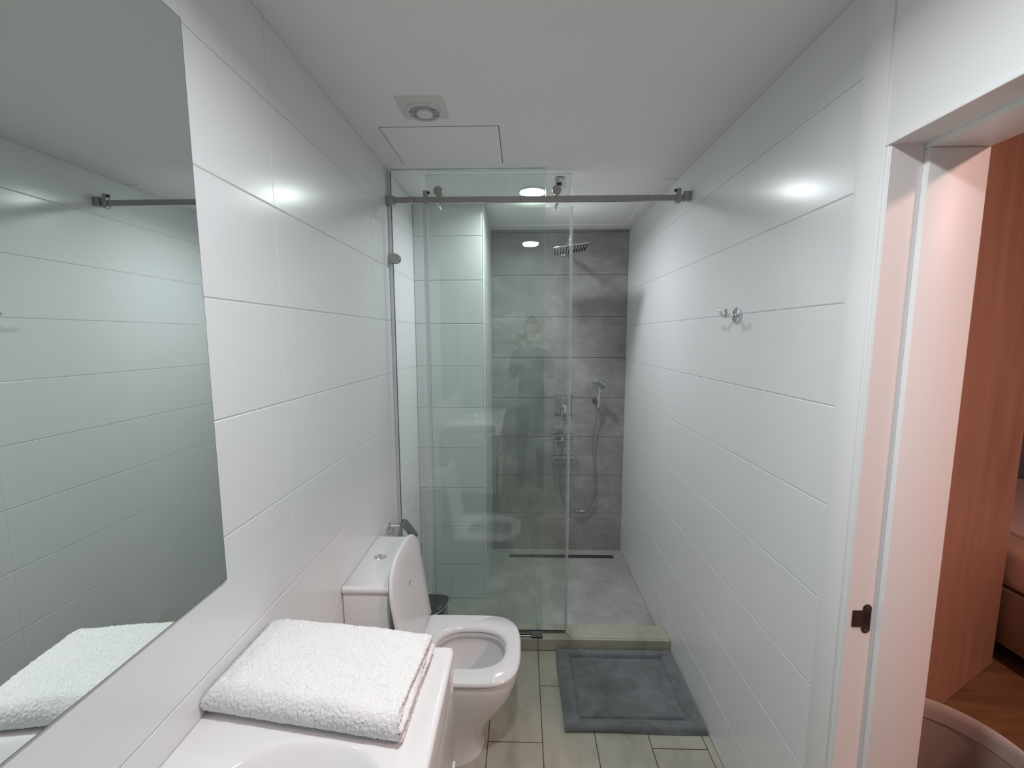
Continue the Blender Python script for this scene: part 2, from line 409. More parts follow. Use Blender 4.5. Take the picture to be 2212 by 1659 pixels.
# ------------------------------------------------------------------ ceiling lamps
def downlight(x, y, W, label, first=None):
    t = thing('ceiling_lamp', (x, y, CEIL), label, 'ceiling lamp', 'round downlights in the bathroom ceiling')
    bm = B(); rings = []
    for rr, zz in ((0.082, 0), (0.082, -0.004), (0.079, -0.007), (0.070, -0.0075), (0.0665, -0.005), (0.0665, 0.0)):
        rings.append([(x+rr*math.cos(2*math.pi*k/48), y+rr*math.sin(2*math.pi*k/48), CEIL+zz) for k in range(48)])
    loft(bm, rings, cap0=False, cap1=False)
    obj('lamp_ring', bm, m_white, t)
    bm = B(); bmesh.ops.create_circle(bm, cap_ends=True, radius=0.0665, segments=48)
    for v in bm.verts: v.co = Vector((v.co.x+x, v.co.y+y, CEIL-0.0052))
    for f in bm.faces:
        if f.normal.z > 0: f.normal_flip()
    obj('lamp_lens', bm, m_lamp, t, smooth=0)
    ld = bpy.data.lights.new('lamp_light', 'AREA'); ld.shape = 'DISK'; ld.size = 0.125; ld.energy = W
    ld.color = (0.95, 0.98, 1.0); ld.spread = R(162)
    lo = bpy.data.objects.new('lamp_light', ld); COL.objects.link(lo); lo.parent = t; lo.location = (0, 0, -0.009)
    return t
downlight(*LAMP_POS[0], LAMP_W[0], 'bright round ceiling lamp over the shower just behind the glass')
downlight(*LAMP_POS[1], LAMP_W[1], 'round ceiling lamp above the washbasin, seen mirrored in the shower glass')

# ------------------------------------------------------------------ extractor fan and hatch
fx, fy = -0.338, 1.523
t = thing('extractor_fan', (fx, fy, CEIL), 'white round ceiling extractor fan set in a grey plastered square', 'fan')
random.seed(3)
bm = B(); ring0 = []; ring1 = []; 
for k in range(80):
    a = 2*math.pi*k/80; c, s = math.cos(a), math.sin(a); m = max(abs(c), abs(s))
    q = 0.083/m*(1-0.05*abs(math.sin(2*a))**3); q += random.uniform(-1, 1)*0.0016
    ring0.append((fx+q*c, fy-0.02+q*s*0.93, CEIL)); ring1.append((fx+(q-0.006)*c, fy-0.02+(q-0.006)*s*0.93, CEIL-0.002))
loft(bm, [ring0, ring1], cap0=False)
obj('plaster_patch', bm, m_smear, t, smooth=60)
bm = B(); rings = []
for rr, zz in ((0.058, -0.0015), (0.0575, -0.006), (0.056, -0.008), (0.052, -0.0085), (0.0505, -0.006), (0.0505, -0.002)):
    rings.append([(fx+rr*math.cos(2*math.pi*k/48)*(1.05), fy+rr*math.sin(2*math.pi*k/48), CEIL+zz) for k in range(48)])
loft(bm, rings, cap0=False, cap1=False); obj('fan_rim', bm, m_plastic, t)
bm = B(); cyl(bm, (fx, fy, CEIL-0.0022), (fx, fy, CEIL-0.003), 0.052, seg=48); obj('fan_opening', bm, m_gap, t, smooth=0)
for k in range(-5, 6):
    yy = fy+k*0.0088; h = math.sqrt(max(0, 0.0515**2-(k*0.0088)**2))
    bm = B(); box(bm, (fx-h*1.05, yy-0.0017, CEIL-0.0068), (fx+h*1.05, yy+0.0017, CEIL-0.0052)); obj('slat', bm, m_plastic, t, smooth=0)
bm = B(); cyl(bm, (fx+0.002, fy, CEIL-0.003), (fx+0.002, fy, CEIL-0.0125), 0.0275, seg=40, bev=0.002); obj('centre_cap', bm, m_plastic, t)

t = thing('access_hatch', (-0.31, 1.79, CEIL), 'flush square access hatch in the ceiling beside the fan', 'hatch')
bm = B(); box(bm, (-0.5325, 1.628, CEIL-0.0008), (-0.086, 1.956, CEIL)); obj('hatch_gap', bm, m_gap, t, smooth=0)
bm = B(); box(bm, (-0.5300, 1.6288, CEIL-0.0016), (-0.0885, 1.9552, CEIL-0.0004)); obj('hatch_panel', bm, m_ceil, t, smooth=0)

# ------------------------------------------------------------------ shower drain
t = thing('shower_drain', (0.30, 2.99, ZS), 'long narrow dark linear drain grate in the shower floor', 'drain')
bm = B(); box(bm, (-0.094, 2.968, ZS-0.0005), (0.690, 3.014, ZS+0.0015), 0.0005, 1); obj('drain_frame', bm, m_dchrome, t, smooth=0)
bm = B(); box(bm, (-0.090, 2.971, ZS+0.0008), (0.686, 3.011, ZS+0.0019)); 
for k in range(78):
    x0 = -0.088+k*0.0099
    box(bm, (x0, 2.974, ZS+0.0015), (x0+0.0045, 3.008, ZS+0.0028), mi=1)
obj('drain_grate', bm, [m_gap, m_dchrome], t, smooth=0)

# ------------------------------------------------------------------ shower screen
YR, YG, YDR = 2.000, 2.020, 2.045
def pane(bm, x0, x1, y, z0, z1, th=0.008):
    box(bm, (x0, y-th/2, z0), (x1, y+th/2, z1))
    bm.faces.ensure_lookup_table()
    for f in bm.faces:
        if abs(f.normal.y) < 0.5: f.material_index = 1
t = thing('fixed_glass_panel', (-0.25, YG, 0.0655), 'fixed clear glass shower screen reaching the ceiling, behind the toilet', 'shower screen')
bm = B(); pane(bm, -0.612, 0.109, YG, 0.072, CEIL-0.002); bm.normal_update(); obj('glass_pane', bm, [m_glass, m_gedge], t, smooth=0)
bm = B(); box(bm, (-0.6288, YG-0.010, 0.067), (-0.614, YG-0.0042, 2.385), 0.001, 1); box(bm, (-0.6288, YG+0.0042, 0.067), (-0.614, YG+0.010, 2.385), 0.001, 1)
obj('wall_seal', bm, m_seal, t, smooth=0)
bm = B(); box(bm, (-0.6138, YG-0.0045, 0.072), (-0.6118, YG+0.0045, 2.385)); obj('seal_lip', bm, m_dline, t, smooth=0)
bm = B(); box(bm, (-0.61, YG-0.008, 0.0657), (0.10, YG+0.008, 0.072), 0.001, 1); obj('bottom_channel', bm, m_dchrome, t, smooth=0)
# clip on the left wall
for z in (1.990,):
    bm = B(); pts = [(-0.6285, z-0.022), (-0.600, z-0.022)] + [(-0.600+0.022*math.sin(math.pi*k/14), z-0.022*math.cos(math.pi*k/14)) for k in range(1, 14)] + [(-0.600, z+0.022), (-0.6285, z+0.022)]
    for y0, y1 in ((YG-0.018, YG-0.0042), (YG+0.0042, YG+0.012)):
        loft(bm, [[(x, y1, zz) for x, zz in pts], [(x, y0, zz) for x, zz in pts]])
    bmesh.ops.recalc_face_normals(bm, faces=bm.faces)
    obj('glass_clip', bm, m_nickel, t, smooth=30)
for x in (-0.512, 0.008):
    bm = B(); cyl(bm, (x, YR-0.014, 2.2485), (x, YR-0.0055, 2.2485), 0.0145, seg=32, bev=0.0015)
    obj('rail_bolt', bm, m_nickel, t)
# pale script-like strokes on the fixed pane, illegible
bm = B()
for pts in ([(0.026, 2.383), (0.029, 2.358), (0.0315, 2.348), (0.035, 2.3475), (0.039, 2.353)],
            [(0.039, 2.353), (0.044, 2.357), (0.049, 2.354), (0.045, 2.349), (0.040, 2.352)],
            [(0.050, 2.352), (0.056, 2.350), (0.060, 2.356), (0.0615, 2.349)],
            [(0.063, 2.353), (0.070, 2.360), (0.069, 2.351)]):
    tube(bm, [(x-0.0, YG-0.0046, z-0.012) for x, z in pts], 0.0011, seg=6, n=5)
obj('pale_strokes', bm, m_stroke, t)

t = thing('sliding_glass_door', (-0.11, YDR, 0.0655), 'sliding clear glass shower door hanging from the rail behind the fixed pane', 'shower door')
bm = B(); pane(bm, -0.452, 0.232, YDR, 0.078, 2.378); bm.normal_update(); obj('glass_pane', bm, [m_glass, m_gedge], t, smooth=0)
bm = B(); box(bm, (0.232, YDR-0.006, 0.078), (0.2345, YDR+0.006, 2.232), 0.0005, 1); box(bm, (0.2365, YDR-0.006, 0.078), (0.2400, YDR+0.006, 2.232), 0.0005, 1)
box(bm, (0.226, YDR+0.0045, 0.078), (0.2400, YDR+0.006, 2.232)); obj('edge_seal', bm, m_seal, t, smooth=0)
bm = B(); box(bm, (-0.470, YDR-0.005, 0.078), (-0.4525, YDR-0.0035, 2.232)); box(bm, (-0.4525, YDR-0.006, 0.078), (-0.4495, YDR+0.006, 2.232)); obj('edge_seal', bm, m_seal, t, smooth=0)
bm = B(); box(bm, (-0.452, YDR-0.005, 0.0715), (0.232, YDR+0.005, 0.078), 0.001, 1); obj('bottom_seal', bm, m_dline, t, smooth=0)
for x in (-0.386, 0.158):
    bm = B(); cyl(bm, (x, YR-0.016, 2.2855), (x, YR-0.004, 2.2855), 0.0212, seg=40, bev=0.002); cyl(bm, (x, YR-0.004, 2.2855), (x, YR+0.006, 2.2855), 0.0185, seg=40, mi=1)
    cyl(bm, (x, YR+0.006, 2.2855), (x, YDR+0.012, 2.2855), 0.008, seg=20)
    obj('roller', bm, [m_nickel, m_black], t)
    bm = B(); cyl(bm, (x, YR-0.012, 2.2255), (x, YR+0.002, 2.2255), 0.0092, seg=28, bev=0.001); cyl(bm, (x, YR+0.002, 2.2255), (x, YDR+0.010, 2.2255), 0.005, seg=28)
    obj('lower_stop_disc', bm, m_chrome, t)
bm = B(); box(bm, (0.150, YDR-0.0046, 2.315), (0.204, YDR-0.0041, 2.366)); lb = obj('sticker', bm, m_label, t, smooth=0)
bm = B()
def bar(x0, z0, x1, z1): box(bm, (x0, YDR-0.0051, z0), (x1, YDR-0.0047, z1))
bar(0.163, 2.3605, 0.192, 2.3635); bar(0.157, 2.355, 0.199, 2.3575); bar(0.154, 2.350, 0.174, 2.3515); bar(0.156, 2.346, 0.171, 2.3475); bar(0.154, 2.342, 0.174, 2.3435)
bar(0.160, 2.3225, 0.184, 2.337)
obj('sticker_print', bm, m_ink, lb, smooth=0)

t = thing('shower_rail', (0.07, YR, 2.236), 'brushed nickel sliding rail spanning wall to wall above the shower glass', 'rail')
bm = B(); box(bm, (-0.60, YR-0.0055, 2.2355), (0.745, YR+0.0055, 2.2625), 0.001, 1); obj('rail_bar', bm, m_nickel, t, smooth=0)
bm = B(); box(bm, (XL+0.0005, YR-0.014, 2.227), (-0.590, YR+0.014, 2.268), 0.003, 2); obj('wall_bracket', bm, m_nickel, t)
bm = B(); box(bm, (0.734, YR-0.014, 2.2345), (XR-0.0005, YR+0.014, 2.277), 0.003, 2); obj('wall_bracket', bm, m_nickel, t)
for x, s in ((-0.446, 1), (0.712, -1)):
    bm = B(); box(bm, (x-0.010, YR-0.011, 2.226), (x+0.010, YR+0.011, 2.290), 0.0015, 2); sb = obj('rail_stop', bm, m_nickel, t)
    bm = B(); cyl(bm, (x+s*0.010, YR-0.002, 2.282), (x+s*0.019, YR-0.002, 2.282), 0.006, seg=16, bev=0.0015); obj('bumper', bm, m_black, sb)

t = thing('door_guide', (0.078, YDR, 0.0655), 'small dark floor guide block clamping the glass at the kerb', 'door guide')
bm = B(); box(bm, (0.050, YG-0.016, 0.0657), (0.106, YG-0.0045, 0.098), 0.003, 2); obj('guide_block', bm, m_dchrome, t)
bm = B(); box(bm, (0.052, YG-0.018, 0.0657), (0.108, YG-0.006, 0.071), 0.001, 1); obj('guide_foot', bm, m_black, t)

# ------------------------------------------------------------------ rain shower
hx, hy, hz = 0.292, 2.60, 2.148
t = thing('rain_shower', (hx, YB, hz), 'square chrome rain shower head on an arm from the grey wall', 'shower head')
Mh = Matrix.Translation((hx, hy, hz)) @ Matrix.Rotation(R(-7.5), 4, 'Y') @ Matrix.Rotation(R(-4), 4, 'Z')
q = B(); box(q, (-0.102, -0.11, -0.004), (0.102, 0.11, 0.004), 0.002, 2); bm = B(); merge(bm, q, Mh); hp = obj('head_plate', bm, m_chrome, t)
q = B()
for i in range(12):
    for j in range(10):
        cyl(q, (-0.0935+i*0.017, -0.094+j*0.0209, -0.004), (-0.0935+i*0.017, -0.094+j*0.0209, -0.0075), 0.0036, 0.0026, seg=8)
bm = B(); merge(bm, q, Mh); tag(obj('nozzles', bm, m_black, hp, smooth=30), 'grey rubber nozzles', kind='stuff')
bm = B(); tube(bm, [(hx, YB-0.002, 2.225), (hx, YB-0.10, 2.228), (hx, hy+0.08, 2.228), (hx, hy+0.02, 2.222), (hx, hy, 2.205), (hx, hy, 2.170)], 0.0105, seg=16, n=6); obj('shower_arm', bm, m_chrome, t)
bm = B(); sphere(bm, (hx, hy, 2.168), 0.016); obj('ball_joint', bm, m_chrome, t)
bm = B(); cyl(bm, (hx, YB-0.001, 2.225), (hx, YB-0.010, 2.225), 0.028, seg=32, bev=0.003); obj('wall_flange', bm, m_chrome, t)

# mixer
mx0, mz0, mz1 = 0.305, 1.045, 1.195
t = thing('shower_mixer', (mx0, YB, mz0), 'chrome shower mixer plate with loop lever on the grey wall', 'tap')
bm = B(); pts = []
for k in range(13):
    z = mz0+(mz1-mz0)*k/12; wst = 0.064-0.012*math.sin(math.pi*k/12); pts.append((mx0+0.006+wst, z))
for k in range(12, -1, -1):
    z = mz0+(mz1-mz0)*k/12; wst = 0.064-0.012*math.sin(math.pi*k/12); pts.append((mx0+0.006-wst, z))
loft(bm, [[(x, YB-0.001, z) for x, z in pts], [(x, YB-0.010, z) for x, z in pts], [(mx0+0.006+(x-mx0-0.006)*.95, YB-0.0135, 1.12+(z-1.12)*.96) for x, z in pts]], cap0=False)
bmesh.ops.recalc_face_normals(bm, faces=bm.faces)
obj('wall_plate', bm, m_mchrome, t, smooth=30)
bm = B(); cyl(bm, (mx0+0.006, YB-0.012, 1.096), (mx0+0.006, YB-0.055, 1.096), 0.021, seg=32, bev=0.003); box(bm, (mx0-0.010, YB-0.052, 1.052), (mx0+0.022, YB-0.030, 1.082), 0.003, 2); obj('valve_body', bm, m_chrome, t)
bm = B(); tube(bm, [(mx0-0.012, YB-0.05, 1.085), (mx0-0.009, YB-0.062, 1.03), (mx0-0.002, YB-0.066, 0.993), (mx0+0.020, YB-0.066, 0.990), (mx0+0.030, YB-0.066, 1.00), (mx0+0.026, YB-0.05, 1.085)], 0.0028, seg=10, n=6); obj('lever', bm, m_chrome, t)
bm = B(); sphere(bm, (mx0+0.006, YB-0.014, 1.166), 0.008, 1, .6, 1); obj('diverter_button', bm, m_chrome, t)

t = thing('shower_outlet', (0.282, YB, 0.876), 'round chrome shower dial below the mixer plate', 'tap')
bm = B(); cyl(bm, (0.284, YB-0.001, 0.914), (0.284, YB-0.040, 0.914), 0.030, seg=40, bev=0.002); obj('dial_body', bm, m_chrome, t)
bm = B(); cyl(bm, (0.284, YB-0.040, 0.914), (0.284, YB-0.052, 0.914), 0.036, seg=40, bev=0.003); obj('dial_rim', bm, m_chrome, t)
bm = B(); cyl(bm, (0.284, YB-0.0515, 0.914), (0.284, YB-0.0525, 0.914), 0.0315, seg=40); obj('dial_face', bm, m_mchrome, t)
bm = B(); cyl(bm, (0.281, YB-0.046, 0.948), (0.281, YB-0.046, 0.960), 0.005, seg=14, bev=0.001); obj('dial_knob', bm, m_chrome, t)
bm = B(); tube(bm, [(0.30, YB-0.006, 0.872), (0.302, YB-0.03, 0.866), (0.300, YB-0.034, 0.845)], 0.009, seg=14); obj('hose_union', bm, m_chrome, t)

t = thing('hand_shower', (0.549, YB, 0.293), 'chrome hand shower with long silver hose on a wall holder', 'hand shower')
hose = [(0.300, 3.066, 0.846), (0.297, 3.06, 0.784), (0.289, 3.062, 0.69), (0.284, 3.064, 0.60), (0.300, 3.066, 0.47), (0.332, 3.068, 0.375), (0.381, 3.07, 0.320), (0.445, 3.07, 0.293), (0.505, 3.07, 0.320), (0.549, 3.07, 0.388), (0.558, 3.07, 0.470), (0.556, 3.068, 0.56), (0.541, 3.064, 0.70), (0.534, 3.06, 0.79), (0.540, 3.055, 0.927), (0.552, 3.045, 1.04), (0.556, 3.03, 1.118)]
bm = B(); tube(bm, hose, 0.0050, seg=10, n=16, rib=0.0007); obj('hose', bm, m_hose, t)
bm = B(); cyl(bm, (0.548, YB-0.001, 1.15), (0.548, YB-0.012, 1.15), 0.022, seg=28, bev=0.002); cyl(bm, (0.548, YB-0.010, 1.15), (0.548, 3.04, 1.15), 0.010, seg=20); tube(bm, [(0.552, 3.035, 1.118), (0.552, 3.026, 1.170)], 0.0165, seg=20, smoothit=False); obj('wall_holder', bm, m_dchrome, t)
bm = B(); tube(bm, [(0.556, 3.03, 1.112), (0.556, 3.022, 1.16), (0.557, 3.010, 1.22), (0.556, 2.99, 1.262)], [0.0115]*8+[0.0125]*8+[0.0145]*9, seg=16, n=8); hh = obj('handle', bm, m_chrome, t)
bm = B(); q = B(); cyl(q, (0, 0, -0.010), (0, 0, 0.010), 0.048, 0.040, seg=36, bev=0.005)
merge(bm, q, Matrix.Translation((0.553, 2.965, 1.283)) @ Matrix.Rotation(R(28), 4, 'Y') @ Matrix.Rotation(R(-35), 4, 'X')); obj('spray_head', bm, m_chrome, t)

# wire rack
t = thing('shower_rack', (0.308, YB, 0.67), 'two-tier chrome wire shower rack behind the hose, hung below the mixer', 'rack')
for z in (0.862, 0.70):
    bm = B()
    y0, y1 = YB-0.10, YB-0.006
    for zz in (z, z+0.038):
        tube(bm, [(0.232, y1, zz), (0.232, y0, zz), (0.384, y0, zz), (0.384, y1, zz), (0.232, y1, zz)], 0.0026, seg=8, smoothit=False)
    for k in range(9):
        x = 0.241+k*0.0168; tube(bm, [(x, y0, z), (x, y1, z)], 0.0016, seg=6, smoothit=False)
    for x in (0.232, 0.308, 0.384): tube(bm, [(x, y0, z), (x, y0, z+0.038)], 0.0014, seg=6, smoothit=False)
    obj('wire_basket', bm, m_chrome, t)
for x in (0.238, 0.378):
    bm = B(); tube(bm, [(x, YB-0.004, 0.67), (x, YB-0.004, 0.90), (x+(0.308-x)*.5, YB-0.004, 0.985), (0.308, YB-0.004, 1.04)], 0.0018, seg=8, smoothit=False); obj('hanger_wire', bm, m_chrome, t)

# ------------------------------------------------------------------ robe hook on right wall
t = thing('robe_hook', (XR, 1.517, 1.667), 'small chrome double robe hook on the right tiled wall', 'hook')
bm = B(); cyl(bm, (XR-0.0004, 1.517, 1.695), (XR-0.007, 1.517, 1.695), 0.0275, seg=40, bev=0.0012); obj('rosette', bm, m_chrome, t)
bm = B(); cyl(bm, (XR-0.006, 1.517, 1.695), (XR-0.042, 1.517, 1.693), 0.0075, seg=20, bev=0.001); obj('stem', bm, m_chrome, t)
for s in (-1, 1):
    bm = B(); tube(bm, [(XR-0.038, 1.517+s*0.002, 1.692), (XR-0.045, 1.517+s*0.014, 1.693), (XR-0.054, 1.517+s*0.024, 1.714)], 0.005, seg=14, smoothit=False); obj('prong', bm, m_chrome, t)

# ------------------------------------------------------------------ mirror
t = thing('wall_mirror', (XL, 0.33, 1.11), 'large frameless rectangular mirror on the left wall above the washbasin', 'mirror')
bm = B(); box(bm, (XL+0.0005, -0.15, 1.1095), (XL+0.0045, 0.8165, 2.199)); obj('mirror_edge', bm, m_medge, t, smooth=0)
bm = B(); box(bm, (XL+0.0043, -0.1485, 1.111), (XL+0.0050, 0.8150, 2.1975)); obj('mirror_face', bm, m_mirror, t, smooth=0)

# ------------------------------------------------------------------ vanity with basin
def superell(cx, cy, a, b, n, N=64, z=0):
    out = []
    for k in range(N):
        th = 2*math.pi*k/N; c, s = math.cos(th), math.sin(th)
        out.append((cx+a*math.copysign(abs(c)**(2/n), c), cy+b*math.copysign(abs(s)**(2/n), s), z))
    return out
BZ = 0.876
vx0, vx1, vy0, vy1 = XL+0.001, -0.162, -0.25, 0.930
t = thing('washbasin_cabinet', (-0.395, 0.34, 0.39), 'white wall-hung vanity with ceramic basin under the mirror', 'washbasin')
def rrect(x0, x1, y0, y1, r, z, N=8, left_square=True):
    P = []
    for cx, cy, a0, rr in ((x1-r, y1-r, 0, r), (x0+0.002, y1-0.002, 90, 0.002), (x0+0.002, y0+0.002, 180, 0.002), (x1-r, y0+r, 270, r)):
        for k in range(N+1):
            a = R(a0+90*k/N); P.append((cx+rr*math.cos(a), cy+rr*math.sin(a), z))
    return P
bm = B()
bcx, bcy, ba, bb = -0.375, 0.345, 0.178, 0.340
nx, ny = 96, 220
# height field top merged with rounded rim by scaling the grid onto the rounded rectangle
def depth(x, y):
    d = (abs((x-bcx)/ba)**2.8+abs((y-bcy)/bb)**3.4)
    r = d**(1/3.0)
    if r >= 1: return 0.0
    s = min(1, (1-r)/0.42); s = math.sin(s*math.pi/2)**1.25; return -0.115*s
inner = 0.012
G = [[None]*(ny+1) for _ in range(nx+1)]
for i in range(nx+1):
    for j in range(ny+1):
        x = vx0+(vx1-inner-vx0)*i/nx; y = vy0+inner+(vy1-vy0-2*inner)*j/ny
        G[i][j] = bm.verts.new((x, y, BZ+depth(x, y)))
for i in range(nx):
    for j in range(ny): bm.faces.new((G[i][j], G[i+1][j], G[i+1][j+1], G[i][j+1]))
# rounded rim strips
edge = [G[i][0] for i in range(nx+1)] + [G[nx][j] for j in range(1, ny+1)] + [G[i][ny] for i in range(nx-1, -1, -1)]
def rim(p, k):
    a = math.pi/2*k/6; o = inner*math.sin(a); z = BZ-inner*(1-math.cos(a))
    x, y = p.x, p.y; dx = dy = 0
    if x > vx1-inner-1e-6: dx = 1
    if y < vy0+inner+1e-6: dy = -1
    if y > vy1-inner-1e-6: dy = 1
    L = math.hypot(dx, dy) or 1
    return (x+dx/L*o, y+dy/L*o, z)
prev = edge
for k in range(1, 7):
    cur = [bm.verts.new(rim(v.co, k)) for v in edge]
    for i in range(len(edge)-1): bm.faces.new((prev[i+1], prev[i], cur[i], cur[i+1]))
    prev = cur
for z_, ins in ((BZ-0.058, 0.0), (BZ-0.0585, 0.02), (BZ-0.128, 0.03)):
    cur = []
    for v in prev:
        x_, y_ = v.co.x, v.co.y
        if ins:
            x_ = min(x_, vx1-ins); y_ = max(vy0+ins, min(vy1-ins, y_))
        cur.append(bm.verts.new((x_, y_, z_)))
    for i in range(len(edge)-1): bm.faces.new((prev[i+1], prev[i], cur[i], cur[i+1]))
    prev = cur
bm.faces.new(cur)
bmesh.ops.recalc_face_normals(bm, faces=bm.faces)
obj('basin', bm, m_cer, t, smooth=50)
bm = B(); cyl(bm, (bcx, bcy, BZ-0.1152), (bcx, bcy, BZ-0.111), 0.032, seg=32, bev=0.002); obj('basin_drain', bm, m_chrome, t)
bm = B()
for a_, b_ in (((XL+0.002, vy0+0.004, 0.39), (-0.185, vy0+0.018, BZ-0.059)), ((XL+0.002, vy1-0.018, 0.39), (-0.185, vy1-0.004, BZ-0.059)), ((XL+0.002, vy0+0.004, 0.39), (-0.185, vy1-0.004, 0.406)), ((-0.200, vy0+0.004, 0.39), (-0.1855, vy1-0.004, 0.70))): box(bm, a_, b_, 0.001, 1)
obj('cabinet_body', bm, m_lac, t, smooth=0)
bm = B(); box(bm, (-0.185, vy0+0.004, 0.585), (-0.167, vy1-0.0035, BZ-0.060), 0.002, 2); obj('drawer', bm, m_lac, t)
bm = B(); box(bm, (-0.185, vy0+0.004, 0.390), (-0.165, vy1-0.0035, 0.566), 0.002, 2); obj('drawer', bm, m_lac, t)

# ------------------------------------------------------------------ folded towel
def towel():
    bm = B()
    FL, FR, BR, BL = Vector((-0.626, 0.722)), Vector((-0.218, 0.668)), Vector((-0.206, 0.893)), Vector((-0.622, 0.942))
    nu, nv, nw = 260, 170, 44
    H = 0.069
    def shp(u, v, w_):
        """unit cube surface -> towel; u along wall-to-front (x), v along y, w up"""
        # rounded ends: front fold v=0 and left fold u=0 are round, others softer
        p = FL*(1-u)*(1-v)+FR*u*(1-v)+BR*u*v+BL*(1-u)*v
        x, y = p.x, p.y
        # vertical shape: thins a little at the front right, sags at edges
        h = H*(1.0-0.10*(1-v)*u-0.05*(u-0.5)**2*4-0.12*max(0, (0.12-u)/0.12)**2)
        zz = w_*h
        c = (w_-0.5)*2
        # round the front fold and left fold outward (bulge in the middle)
        def fold(dist, amt): return amt*(1-math.sqrt(max(0, 1-c*c)))*max(0, 1-dist/0.5)
        y += fold(v, 0.028); x += fold(u, 0.030)
        y -= fold(1-v, 0.020)
        x -= fold(1-u, 0.010)
        return Vector((x, y, BZ+0.0012+zz))
    grid = {}
    def vert(i, j, k):
        key = (i, j, k)
        if key not in grid:
            u, v, w_ = i/nu, j/nv, 0.5-0.5*math.cos(math.pi*k/nw)
            p = shp(u, v, w_)
            if i == nu:   # layered raw edge: three wavy grooves
                g = 0
                for q, c0 in enumerate((0.27, 0.50, 0.74)):
                    c1 = c0+0.03*math.sin(v*7+q*2)+0.012*math.sin(v*31+q)
                    g += math.exp(-((w_-c1)/0.035)**2)
                s = math.sin(math.pi*min(1, max(0, v*1.06)))
                p.x -= 0.013*g*(0.35+0.65*s) - 0.004*math.sin(w_*math.pi*4+v*3)
            p.z += w_**3*(0.005*noise.noise(Vector((u*5, v*4, 3))))
            if k == 0: p.z = BZ+0.0012
            grid[key] = bm.verts.new(p)
        return grid[key]
    for i in range(nu):
        for j in range(nv):
            bm.faces.new((vert(i, j, nw), vert(i+1, j, nw), vert(i+1, j+1, nw), vert(i, j+1, nw)))
    for j in range(nv):
        for k in range(nw):
            bm.faces.new((vert(nu, j, k), vert(nu, j+1, k), vert(nu, j+1, k+1), vert(nu, j, k+1)))
            bm.faces.new((vert(0, j+1, k), vert(0, j, k), vert(0, j, k+1), vert(0, j+1, k+1)))
    for i in range(nu):
        for k in range(nw):
            bm.faces.new((vert(i, 0, k), vert(i+1, 0, k), vert(i+1, 0, k+1), vert(i, 0, k+1)))
            bm.faces.new((vert(i+1, nv, k), vert(i, nv, k), vert(i, nv, k+1), vert(i+1, nv, k+1)))
    bm.normal_update()
    nrm = [(v, v.normal.copy(), v.co.copy()) for v in bm.verts]
    for v, n_, p in nrm:
        if p.z < BZ+0.0016: continue
        v.co = p + n_*(noise.noise(p*60)*0.0010+noise.noise(p*260)*0.0016+noise.noise(p*560)*0.0018) + Vector((noise.noise(p*330+Vector((9, 0, 0))), noise.noise(p*330+Vector((0, 9, 0))), 0))*0.0010
    return bm
tag(obj('folded_towel', towel(), m_towel, smooth=180), 'thick white terry towel folded on the washbasin top against the wall', 'towel')

# ------------------------------------------------------------------ toilet
t = thing('toilet', (-0.33, 1.51, 0), 'white toilet with raised lid between the washbasin and the shower screen', 'toilet')
TY = 1.508
def dring(xb, xf, hw, n, z, a=0.16, N=28, yc=TY, nb=5):
    """D outline: straight back at xb, rounded front at xf"""
    P = []
    a = min(a, xf-xb-0.02)
    for k in range(N+1):
        th = -math.pi/2+math.pi*k/N; c, s = math.cos(th), math.sin(th)
        P.append((xf-a+a*abs(c)**(2/n), yc+hw*math.copysign(abs(s)**(2/n), s), z))
    r = 0.02
    for k in range(nb+1):
        th = math.pi/2*k/nb; P.append((xb+r-r*math.sin(th), yc+hw-r+r*math.cos(th), z))
    for k in range(nb+1):
        th = math.pi/2*k/nb; P.append((xb+r-r*math.cos(th), yc-hw+r-r*math.sin(th), z))
    Q = [Vector(p) for p in P]+[Vector(P[0])]; cum = [0]
    for a_, b_ in zip(Q, Q[1:]): cum.append(cum[-1]+(b_-a_).length)
    out = []; i = 0; NR = 120
    for k in range(NR):
        s_ = cum[-1]*k/NR
        while cum[i+1] < s_: i += 1
        t_ = (s_-cum[i])/max(1e-9, cum[i+1]-cum[i]); q_ = Q[i].lerp(Q[i+1], t_); out.append((q_.x, q_.y, z))
    return out
bm = B()
secs = [(0.0, -0.150, 0.112, 2.3), (0.02, -0.153, 0.112, 2.3), (0.09, -0.143, 0.117, 2.4), (0.16, -0.110, 0.128, 2.5), (0.22, -0.068, 0.142, 2.6), (0.28, -0.034, 0.157, 2.7), (0.33, -0.018, 0.168, 2.8), (0.36, -0.012, 0.173, 2.9), (0.385, -0.011, 0.175, 2.9), (0.392, -0.014, 0.172, 2.9)]
def d2(xf, hw, n, z, a=0.16): return dring(XL+0.004, xf, hw, n, z, a)
rings = [d2(xf, hw, n, z) for z, xf, hw, n in secs]
# the inner hole loop uses the same vertex count so the rim lofts across
NN = len(rings[0])
def hole(cx, a, b, n, z):
    out = []
    for p in rings[-1]:
        th = math.atan2((p[1]-TY)/0.175, (p[0]-cx)/0.20); c, s = math.cos(th), math.sin(th)
        out.append((cx+a*math.copysign(abs(c)**(2/n), c), TY+b*math.copysign(abs(s)**(2/n), s), z))
    return out
hc = -0.205
inn = [(0.392, 0.142, 0.118, 2.5), (0.386, 0.138, 0.113, 2.5), (0.365, 0.137, 0.112, 2.5), (0.355, 0.148, 0.122, 2.5), (0.33, 0.147, 0.120, 2.5), (0.27, 0.128, 0.102, 2.4), (0.21, 0.103, 0.078, 2.3), (0.17, 0.075, 0.055, 2.2), (0.15, 0.05, 0.035, 2)]
rings2 = rings + [hole(hc, a, b, n, z) for z, a, b, n in inn]
loft(bm, rings2, cap0=True, cap1=True)
